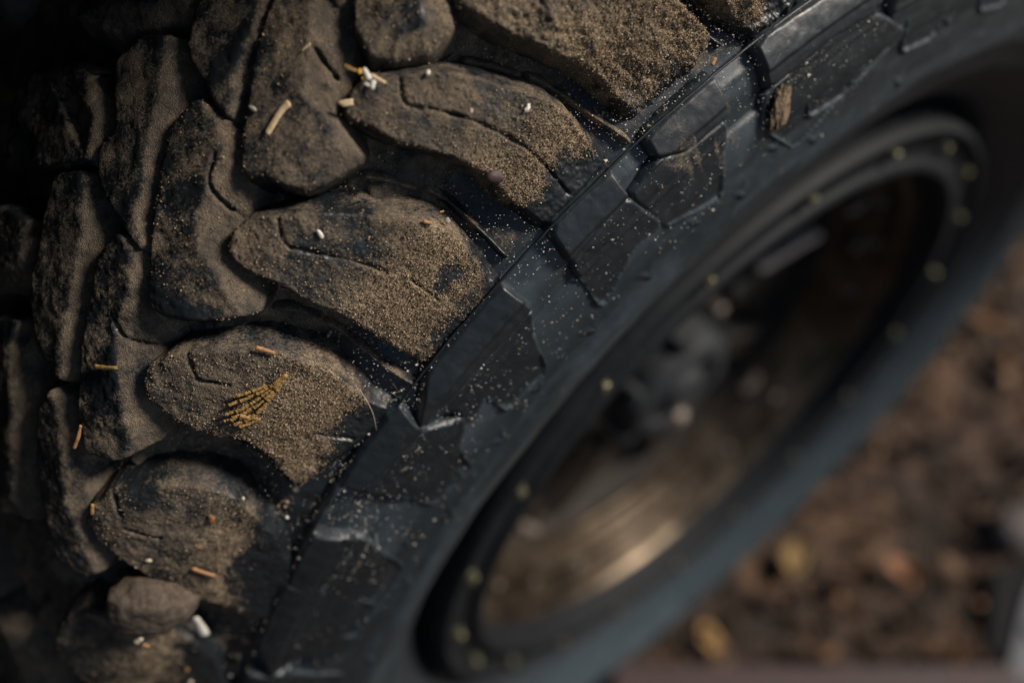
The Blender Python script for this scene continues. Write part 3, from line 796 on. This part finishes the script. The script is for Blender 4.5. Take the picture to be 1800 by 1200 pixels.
rim_bar('rim_glint', (-.468, .295, -.61), (-.52, .295, -.50), .030, M_GLINT)
rim_bar('rim_glint', (.56, .235, -.53), (.50, .235, -.58), .030, M_GLINT)
cb = link('cap_glint_bolt', bolt_mesh('cap_glint_bolt', .024, .02), M_GLINT, disc); cb.location = (0, .158 * U, -.139 * U)  # pale bolt shape standing in for the highlight on the cap face
drum = link('brake_drum', lathe('brake_drum', round_prof([(.50, .0005), (.50, .60), (.52, .66), (.9, .66)], .01, 3), 96), M_DARK, wheel)

# ================================================================== vehicle above: wheel arch
arch = bpy.data.objects.new('wheel_arch', None); COL.objects.link(arch); arch.location = HUB
tag(arch, 'black wheel arch in deep shadow behind the top of the tyre', 'wheel arch')
link('arch_liner', lathe('arch_liner', [(-.20, 2.82), (-.25, 2.72), (-.22, 2.68), (.7, 2.42), (2.0, 2.22), (2.1, 2.1), (2.12, 1.2), (2.12, .6)], 90, a0=math.radians(-150), a1=math.radians(100)), M_ARCH, arch)  # outboard lip added to the shape to shade the left tread rows
link('fender', lathe('fender', round_prof([(-.20, 2.82), (-.25, 2.83), (-.25, 2.92), (-.12, 3.1), (.1, 3.6)], .02, 3), 90, a0=math.radians(-150), a1=math.radians(100)), M_ARCH, arch)

box_obj('shade_panel', (1.6, .9, .25), (-2.75 * U - .80, 2.6 * U, .9 * U), 0, M_ARCH, arch, .02)  # unseen body panel added to shade the ground behind the tyre
box_obj('shade_flap', (.012, .42, .95), (-2.62 * U, 1.25 * U, -.30 * U), 0, M_ARCH, arch, .003, (0, math.radians(-6), 0))  # added flap, keeps low light off the lower left tread

# ================================================================== things lying on the tyre
def top_h(a, s): return 0.0
def on_tyre(a_deg, s, h=0.0):
    return surf(math.radians(a_deg), s, h) * U + HUB

def path_pts(pts, n=None):
    P = np.array(pts, float)
    P = chaikin(P, 2, False) if len(P) > 2 else np.vstack([P[0] * (1 - t) + P[1] * t for t in np.linspace(0, 1, 8)])
    return P

def ribbon(name, pts, width, thick, mat, h=.004, taper=(1, 1), parent=None, origin=None, wob=.12, seed=0, arc=0.0):
    """a flattened stalk laid along (alpha, s) points on the tyre; width/thick in wheel units"""
    P = path_pts(pts)
    n = len(P); m = 8
    V = np.zeros((n, m + 1, 3))
    r0 = np.random.default_rng(seed + 3)
    for i, (a, s) in enumerate(P):
        t = i / (n - 1)
        b = surf(math.radians(a), s)
        ta, ts, nn = frame(math.radians(a), s)
        j0, j1 = max(i - 1, 0), min(i + 1, n - 1)
        dirn = surf(math.radians(P[j1][0]), P[j1][1]) - surf(math.radians(P[j0][0]), P[j0][1])
        dirn /= np.linalg.norm(dirn) + 1e-12
        sd = np.cross(nn, dirn)
        k = (taper[0] * (1 - t) + taper[1] * t) * (1 + wob * r0.normal() * .5)
        if i in (0, n - 1): k *= .72
        for q in range(m + 1):
            ph = 2 * math.pi * q / m
            V[i, q] = b + nn * (h + thick * .5 + arc * math.sin(math.pi * t)) + sd * math.cos(ph) * width * .5 * k + nn * math.sin(ph) * thick * .5 * k
    n_, m_ = V.shape[:2]
    idx = np.arange(n_ * m_).reshape(n_, m_)
    F = np.stack([idx[:-1, :-1], idx[1:, :-1], idx[1:, 1:], idx[:-1, 1:]], -1).reshape(-1, 4)
    c0, c1 = V[0].mean(0), V[-1].mean(0)
    VV = np.vstack([V.reshape(-1, 3), c0, c1])
    e0 = np.array([[idx[0, q], idx[0, q + 1], n_ * m_, n_ * m_] for q in range(m)])
    F2 = [list(f) for f in F] + [[int(idx[0, q]), int(idx[0, q + 1]), n_ * m_] for q in range(m)] + [[int(idx[-1, q + 1]), int(idx[-1, q]), n_ * m_ + 1] for q in range(m)]
    W = VV * U
    org = (surf(math.radians(P[0][0]), P[0][1]) * U) if origin is None else origin
    me = bpy.data.meshes.new(name); me.from_pydata((W - org).tolist(), [], F2)
    me.polygons.foreach_set('use_smooth', np.full(len(F2), True)); me.update()
    o = link(name, me, mat, parent)
    if parent is None: o.location = org + HUB
    return o

def blob(name, a_deg, s, size, mat, h=.004, rz=0.0, seed=1, sub=14, rough=1.0):
    me = pebble(name, 1.0, np.array(size) * U, seed, sub, rough)
    o = link(name, me, mat)
    ta, ts, nn = frame(math.radians(a_deg), s)
    M = Matrix(np.column_stack([ta, ts, nn]).tolist()) @ Matrix.Rotation(rz, 3, 'Z')
    M = M.to_4x4(); M.translation = Vector(on_tyre(a_deg, s, h))
    o.matrix_world = M
    return o

M_STRAW = simple('cream_straw', (.36, .26, .14), (.62, .48, .30), .7, 0, 500, .5, .0004)
M_WHITE = simple('white_petal', (.45, .42, .36), (.68, .65, .58), .6, 0, 500, .3, .0003)
M_YEL = simple('yellow_floret', (.42, .22, .02), (.70, .42, .05), .7, 0, 600, .4, .0004)
M_GOLD = simple('dry_conifer_scale', (.075, .042, .012), (.22, .125, .035), .6, 0, 900, .9, .0006, .4, (.34, .22, .075))
M_ORANGE = simple('orange_chip', (.18, .085, .03), (.36, .19, .08), .7, 0, 600, .5, .0004)
M_BROWN = simple('dark_seed', (.020, .010, .010), (.060, .032, .030), .6, 0, 500, .6, .0004)
M_AMB = simple('amber_seed', (.10, .045, .015), (.22, .11, .04), .45, 0, 500, .4, .0004)
M_PALE = simple('pale_seed', (.32, .26, .18), (.52, .45, .35), .6, 0, 600, .4, .0003)
M_MUD = simple('dry_mud', (.060, .042, .028), (.15, .108, .070), .95, 0, 320, 1.0, .0014, .2, (.23, .17, .115))
M_GREY = simple('grey_husk', (.16, .14, .12), (.30, .27, .23), .8, 0, 600, .4, .0004)
M_STONE = simple('dusty_stone', (.034, .025, .018), (.070, .053, .040), .92, 0, 330, .8, .0008, .25, (.105, .086, .072))
D = DEB

tag(ribbon('straw_piece', D['straw'], .0105, .0035, M_STRAW, .004, (1.05, .85), seed=1), 'short cream straw piece lying on the dark block at the upper left', 'straw')
# dried flower: yellow heart with white petals
fa, fs = D['flower']
fl = bpy.data.objects.new('dried_flower', None); COL.objects.link(fl); fl.location = on_tyre(fa, fs)
tag(fl, 'tiny dried flower, white petals and yellow florets, on the tip of the tread block', 'flower')
org = surf(math.radians(fa), fs) * U
px = .0011
def flp(name, d0, d1, w, mat, h=.006, seed=0, arc=0.0):
    ribbon(name, [(fa + d0[0], fs + d0[1]), (fa + d1[0], fs + d1[1])], w, w * .35, mat, h, (1, .7), fl, org, seed=seed, arc=arc)
flp('petal', (.10, -.010), (.28, .006), .009, M_WHITE, .010, 2)
flp('petal', (.20, -.014), (-.12, -.020), .008, M_WHITE, .008, 3)
flp('petal', (.28, -.006), (.46, -.028), .006, M_STRAW, .009, 4)
flp('petal', (-.05, -.018), (-.16, -.006), .006, M_WHITE, .007, 5)
flp('floret', (.02, .004), (.12, .010), .008, M_YEL, .009, 6)
flp('floret', (-.06, .0), (.04, -.004), .007, M_YEL, .008, 7)
flp('bract', (-.22, .030), (.0, .010), .007, M_GOLD, .006, 8)
tag(ribbon('chaff', D['sprig1'], .006, .003, M_STRAW, .004, (1, .8), seed=9), 'upper of two pale chaff slivers at the left tip of the tread block', 'chaff')
tag(ribbon('chaff', D['sprig2'], .005, .003, M_STRAW, .004, (1, .8), seed=10), 'lower of two pale chaff slivers at the left tip of the tread block', 'chaff')
tag(blob('seed_husk', *D['husk'], (.0075, .0038, .003), M_WHITE, .003, .4, 3, 24, 2.4), 'white seed husk with a pointed tip on the upper middle of the tread block', 'husk')
tag(blob('seed', *D['seed1'], (.0042, .0028, .0024), M_PALE, .002, .2, 4, 20, 2.2), 'small round pale seed beside the crack across the tread block', 'seed')
tag(blob('seed', *D['seed2'], (.0042, .0032, .003), M_WHITE, .004, .6, 5), 'small white seed on the upper edge of the tread block, right of the flower', 'seed')
tag(blob('white_flake', *D['chip'], (.0075, .0034, .002), M_WHITE, .004, 1.2, 6), 'thin white flake on the middle dusty block', 'flake')
# conifer spray
cs = bpy.data.objects.new('conifer_spray', None); COL.objects.link(cs); cs.location = on_tyre(*D['frondtip'])
tag(cs, 'golden brown dried conifer spray with flat scaly branchlets on a dusty block', 'twig')
corg = surf(math.radians(D['frondtip'][0]), D['frondtip'][1]) * U
def scaly(pts, w, seed, parent, origin):
    """branchlet of overlapping scales: swollen at every scale"""
    P = path_pts(pts)
    d = np.r_[0, np.cumsum(np.hypot(np.radians(np.diff(P[:, 0])) * RU, np.diff(P[:, 1])))]
    n = max(int(d[-1] / .0120), 2)
    for k in range(n):
        t0, t1 = d[-1] * k / n, d[-1] * min((k + 1.6) / n, 1)
        seg = [(np.interp(t, d, P[:, 0]), np.interp(t, d, P[:, 1])) for t in np.linspace(t0, t1, 4)]
        ribbon('scale_leaf', seg, w * (1 + .2 * rng.normal() * .5), w * .55, M_GOLD, .006 + .0022 * (k % 2) + .002 * rng.random(), (.55, 1.15), parent, origin, seed=seed + k, wob=.35)
for i, k in enumerate(('f0', 'f1', 'f2', 'f3', 'f4')):
    scaly(D[k], .0060, 20 + 9 * i, cs, corg)
ribbon('stalk', [D['frondtip'], D['f0'][1]], .009, .007, M_GOLD, .006, (1, 1.1), cs, corg, seed=60)
c2 = bpy.data.objects.new('conifer_sprig', None); COL.objects.link(c2); c2.location = on_tyre(*D['fr2a'][0])
tag(c2, 'small orange brown forked conifer sprig just below the larger golden spray', 'twig')
c2o = surf(math.radians(D['fr2a'][0][0]), D['fr2a'][0][1]) * U
scaly(D['fr2a'], .0085, 80, c2, c2o); scaly(D['fr2b'], .0075, 95, c2, c2o)
tag(ribbon('bark_chip', D['or1'], .009, .005, M_ORANGE, .004, (1, .7), seed=100), 'orange bark chip on the upper edge of the block that carries the conifer spray', 'chip')
tag(ribbon('bark_chip', D['or2'], .007, .004, M_ORANGE, .004, (.9, .8), seed=101), 'light orange chip at the upper edge of the middle dusty block', 'chip')
tag(ribbon('bark_chip', D['or3'], .004, .003, M_ORANGE, -.02, (.9, .8), seed=102), 'tiny orange sliver in the groove above the middle dusty block', 'chip')
tag(ribbon('grey_husk', D['greyc'], .009, .003, M_GREY, -.012, (.9, .8), seed=103), 'small flat grey husk at the end of the middle dusty block', 'husk')
tag(blob('dark_seed', D['dark'][0][0], D['dark'][0][1], (.010, .014, .006), M_BROWN, .004, .6, 9), 'dark purplish brown seed pod on the lower part of the tread block', 'seed')
tag(ribbon('straw_piece', D['amb'], .0075, .006, M_ORANGE, .004, (1, .9), seed=104), 'orange straw stub on the blurred block at the lower left', 'straw')
tag(blob('amber_seed', *D['seed3'], (.0095, .0050, .004), M_AMB, .003, .5, 10, 24, 2.2), 'shiny amber seed above the orange straw stub', 'seed')
tag(blob('amber_seed', *D['seed4'], (.0070, .0036, .003), M_AMB, .002, 1.9, 11, 24, 2.2), 'dull amber seed just above the orange straw stub', 'seed')
tag(blob('seed', *D['seed5'], (.0030, .0052, .0026), M_PALE, .003, .2, 12, 20, 2.2), 'pale blurred seed above the rounded stone', 'seed')
# rounded stone wedged between two blocks
st = blob('pebble', *D['stone'], (.062, .078, .045), M_STONE, -.002, .45, 21, 56)
tag(st, 'rounded dusty oval stone wedged in the groove at the lower left', 'stone')
tag(ribbon('chaff', D['b1'], .010, .005, M_PALE, .044, (1, .8), seed=105), 'pale chaff bit lying on the rounded stone', 'chaff')
tag(ribbon('chaff', D['b2'], .010, .005, M_ORANGE, .040, (1, .8), seed=106), 'orange chaff bit lying on the rounded stone', 'chaff')
tag(ribbon('white_petal', D['white'], .017, .006, M_WHITE, -.010, (.6, 1.15), seed=107), 'blurred long white petal right of the rounded stone', 'petal')
tag(blob('grit', *D['sp1'], (.004, .003, .0025), M_PALE, .004, .3, 13), 'pale crumb on the upper edge of the lower left block', 'crumb')
tag(blob('grit', *D['sp2'], (.0035, .003, .0025), M_WHITE, -.008, .3, 14), 'white crumb on bare rubber right of the lower left block', 'crumb')
tag(ribbon('hair', D['hair'], .0012, .0012, M_PALE, .002, (1, .6), wob=0, seed=108, arc=.012), 'fine pale curved hair at the shoulder end of the block with the conifer spray', 'hair')
tag(ribbon('dry_needle', D['tw1'], .0075, .006, M_GOLD, .004, (1.2, .7), seed=109), 'dim brown needle lying across a dark block at the left', 'needle')
tag(ribbon('dry_needle', D['tw2'], .0065, .006, M_ORANGE, .004, (.7, 1.1), seed=110), 'dim orange needle standing upright at the far left', 'needle')
tag(ribbon('dry_needle', D['tw3'], .0065, .006, M_GOLD, .006, (1, 1), seed=111), 'short ochre needle at the left tip of the lower left block', 'needle')
tag(blob('seed', *D['yel'], (.006, .005, .0035), M_AMB, .004, .1, 15), 'yellowish seed near the bottom left edge below the white petal', 'seed')
tag(blob('grit', *D['wh2'], (.006, .005, .0035), M_PALE, .002, .1, 16), 'pale crumb at the very bottom left edge', 'crumb')
tag(ribbon('chaff', D['sl1'], .004, .002, M_STRAW, .003, (1, .6), seed=112), 'thin pale sliver above the cream straw piece', 'chaff')
tag(blob('seed', D['sl2'][0][0], D['sl2'][0][1], (.0035, .0075, .003), M_GREY, .003, .2, 17), 'small brown seed left of the cream straw piece', 'seed')
# dry mud caked on the side wall
cl = blob('mud_clod', *D['clump'], (.017, .038, .008), M_MUD, .001, -.5, 33, 70, 2.6)
tag(cl, 'crumbly brown mud clod stuck in the sidewall notch at the upper right', 'mud')
tag(ribbon('bark_chip', [(D['amber2'][0] - .2, D['amber2'][1]), (D['amber2'][0] + .2, D['amber2'][1] + .006)], .008, .005, M_ORANGE, .006, (1, .8), seed=113), 'orange chip in the thick mud at the top edge', 'chip')

# ---- loose sand: grains on the shoulder blocks and pale specks on the bare rubber
def build_sand():
    Pall, Nall, R, T = [], [], [], []
    for V, n, w in SAMPLES:
        cnt = int(min(w.sum() * 860000, 34000))
        if cnt < 5: continue
        i = rng.choice(len(w), cnt, p=w / w.sum())
        Pall.append(V[i] + rng.normal(size=(cnt, 3)) * .0012 + (rng.random((cnt, 1)) < .06) * rng.normal(size=(cnt, 3)) * .012 * (1 - np.abs(n[i]))); Nall.append(n[i])
        R.append(np.minimum(np.exp(rng.normal(math.log(.00060), .50, cnt)), .0017)); T.append(rng.random(cnt) ** 1.3 * .80)
    # specks strewn over lugs and the ends of the blocks, in drifts
    cnt = 40000
    a = np.radians(rng.uniform(-72, -2, cnt)); s = S_SH + .02 - np.abs(rng.normal(size=cnt)) * .11 + rng.uniform(0, .11, cnt)
    Q = surf(a, s)
    keep = (.40 * fbm(Q, 9, 3, seed=40) + .25 * fbm(Q, 40, 2, seed=41) + rng.normal(size=cnt) * .55 > .52) & (s > .42)
    keep &= rng.random(cnt) < np.clip((np.degrees(a) + 72) / 30, .15, 1)
    a, s = a[keep], s[keep]; cnt = len(a)
    h = np.where(s > S_SH, -depth(s) * .35, .003)
    V = surf(a, s, h)
    n = np.stack([np.interp(s, PS, PN[:, 1]) * np.sin(a), np.interp(s, PS, PN[:, 0]), np.interp(s, PS, PN[:, 1]) * np.cos(a)], -1)
    Pall.append(V); Nall.append(n); R.append(np.exp(rng.normal(math.log(.00062), .42, cnt))); T.append(.80 + .20 * rng.random(cnt))
    # soil caught in the grooves between the shoulder blocks
    cnt = 26000
    a = np.radians(rng.uniform(-70, -4, cnt)); s = rng.uniform(.74, 1.06, cnt)
    Q = surf(a, s)
    keep = fbm(Q, 14, 3, seed=70) + rng.normal(size=cnt) * .4 > .05
    a, s = a[keep], s[keep]; cnt = len(a)
    V = surf(a, s, -depth(s) + .004)
    n = np.stack([np.interp(s, PS, PN[:, 1]) * np.sin(a), np.interp(s, PS, PN[:, 0]), np.interp(s, PS, PN[:, 1]) * np.cos(a)], -1)
    Pall.append(V); Nall.append(n); R.append(np.minimum(np.exp(rng.normal(math.log(.0010), .55, cnt)), .0034)); T.append(rng.random(cnt) * .85)
    P = np.vstack(Pall); Nn = np.vstack(Nall); R = np.concatenate(R); T = np.concatenate(T)
    k = len(P)
    O = np.array([(1, 0, 0), (-1, 0, 0), (0, 1, 0), (0, -1, 0), (0, 0, 1), (0, 0, -1)], float)
    FO = np.array([(0, 2, 4), (2, 1, 4), (1, 3, 4), (3, 0, 4), (2, 0, 5), (1, 2, 5), (3, 1, 5), (0, 3, 5)])
    J = O[None] * rng.uniform(.65, 1.3, (k, 6, 1)) + rng.normal(size=(k, 6, 3)) * .18
    # random rotation
    q = rng.normal(size=(k, 4)); q /= np.linalg.norm(q, axis=1)[:, None]
    w, x, y, z = q.T
    RM = np.stack([np.stack([1 - 2 * (y * y + z * z), 2 * (x * y - z * w), 2 * (x * z + y * w)], -1),
                   np.stack([2 * (x * y + z * w), 1 - 2 * (x * x + z * z), 2 * (y * z - x * w)], -1),
                   np.stack([2 * (x * z - y * w), 2 * (y * z + x * w), 1 - 2 * (x * x + y * y)], -1)], 1)
    J = np.einsum('kij,kvj->kvi', RM, J) * R[:, None, None]
    V = P[:, None] + J + Nn[:, None] * (R * .45)[:, None, None]
    F = (np.arange(k) * 6)[:, None, None] + FO[None]
    me = mesh_np('sand_grains', V.reshape(-1, 3) * U, F.reshape(-1, 3), False, {'tone': np.repeat(T, 6)})
    mat = toned('sand_grain', [(0, (.060, .042, .026)), (.3, (.17, .12, .073)), (.6, (.29, .215, .137)), (.82, (.42, .34, .25)), (1, (.74, .71, .66))], .85)
    o = link('sand_grains', me, mat); o.location = HUB
    tag(o, kind='stuff')
    print('grains', k)
build_sand()
seen = set(); nt_ = 0
for o in COL.objects:
    if o.type == 'MESH' and o.data.name not in seen:
        seen.add(o.data.name); nt_ += len(o.data.loops) - 2 * len(o.data.polygons)
print('tris', nt_)
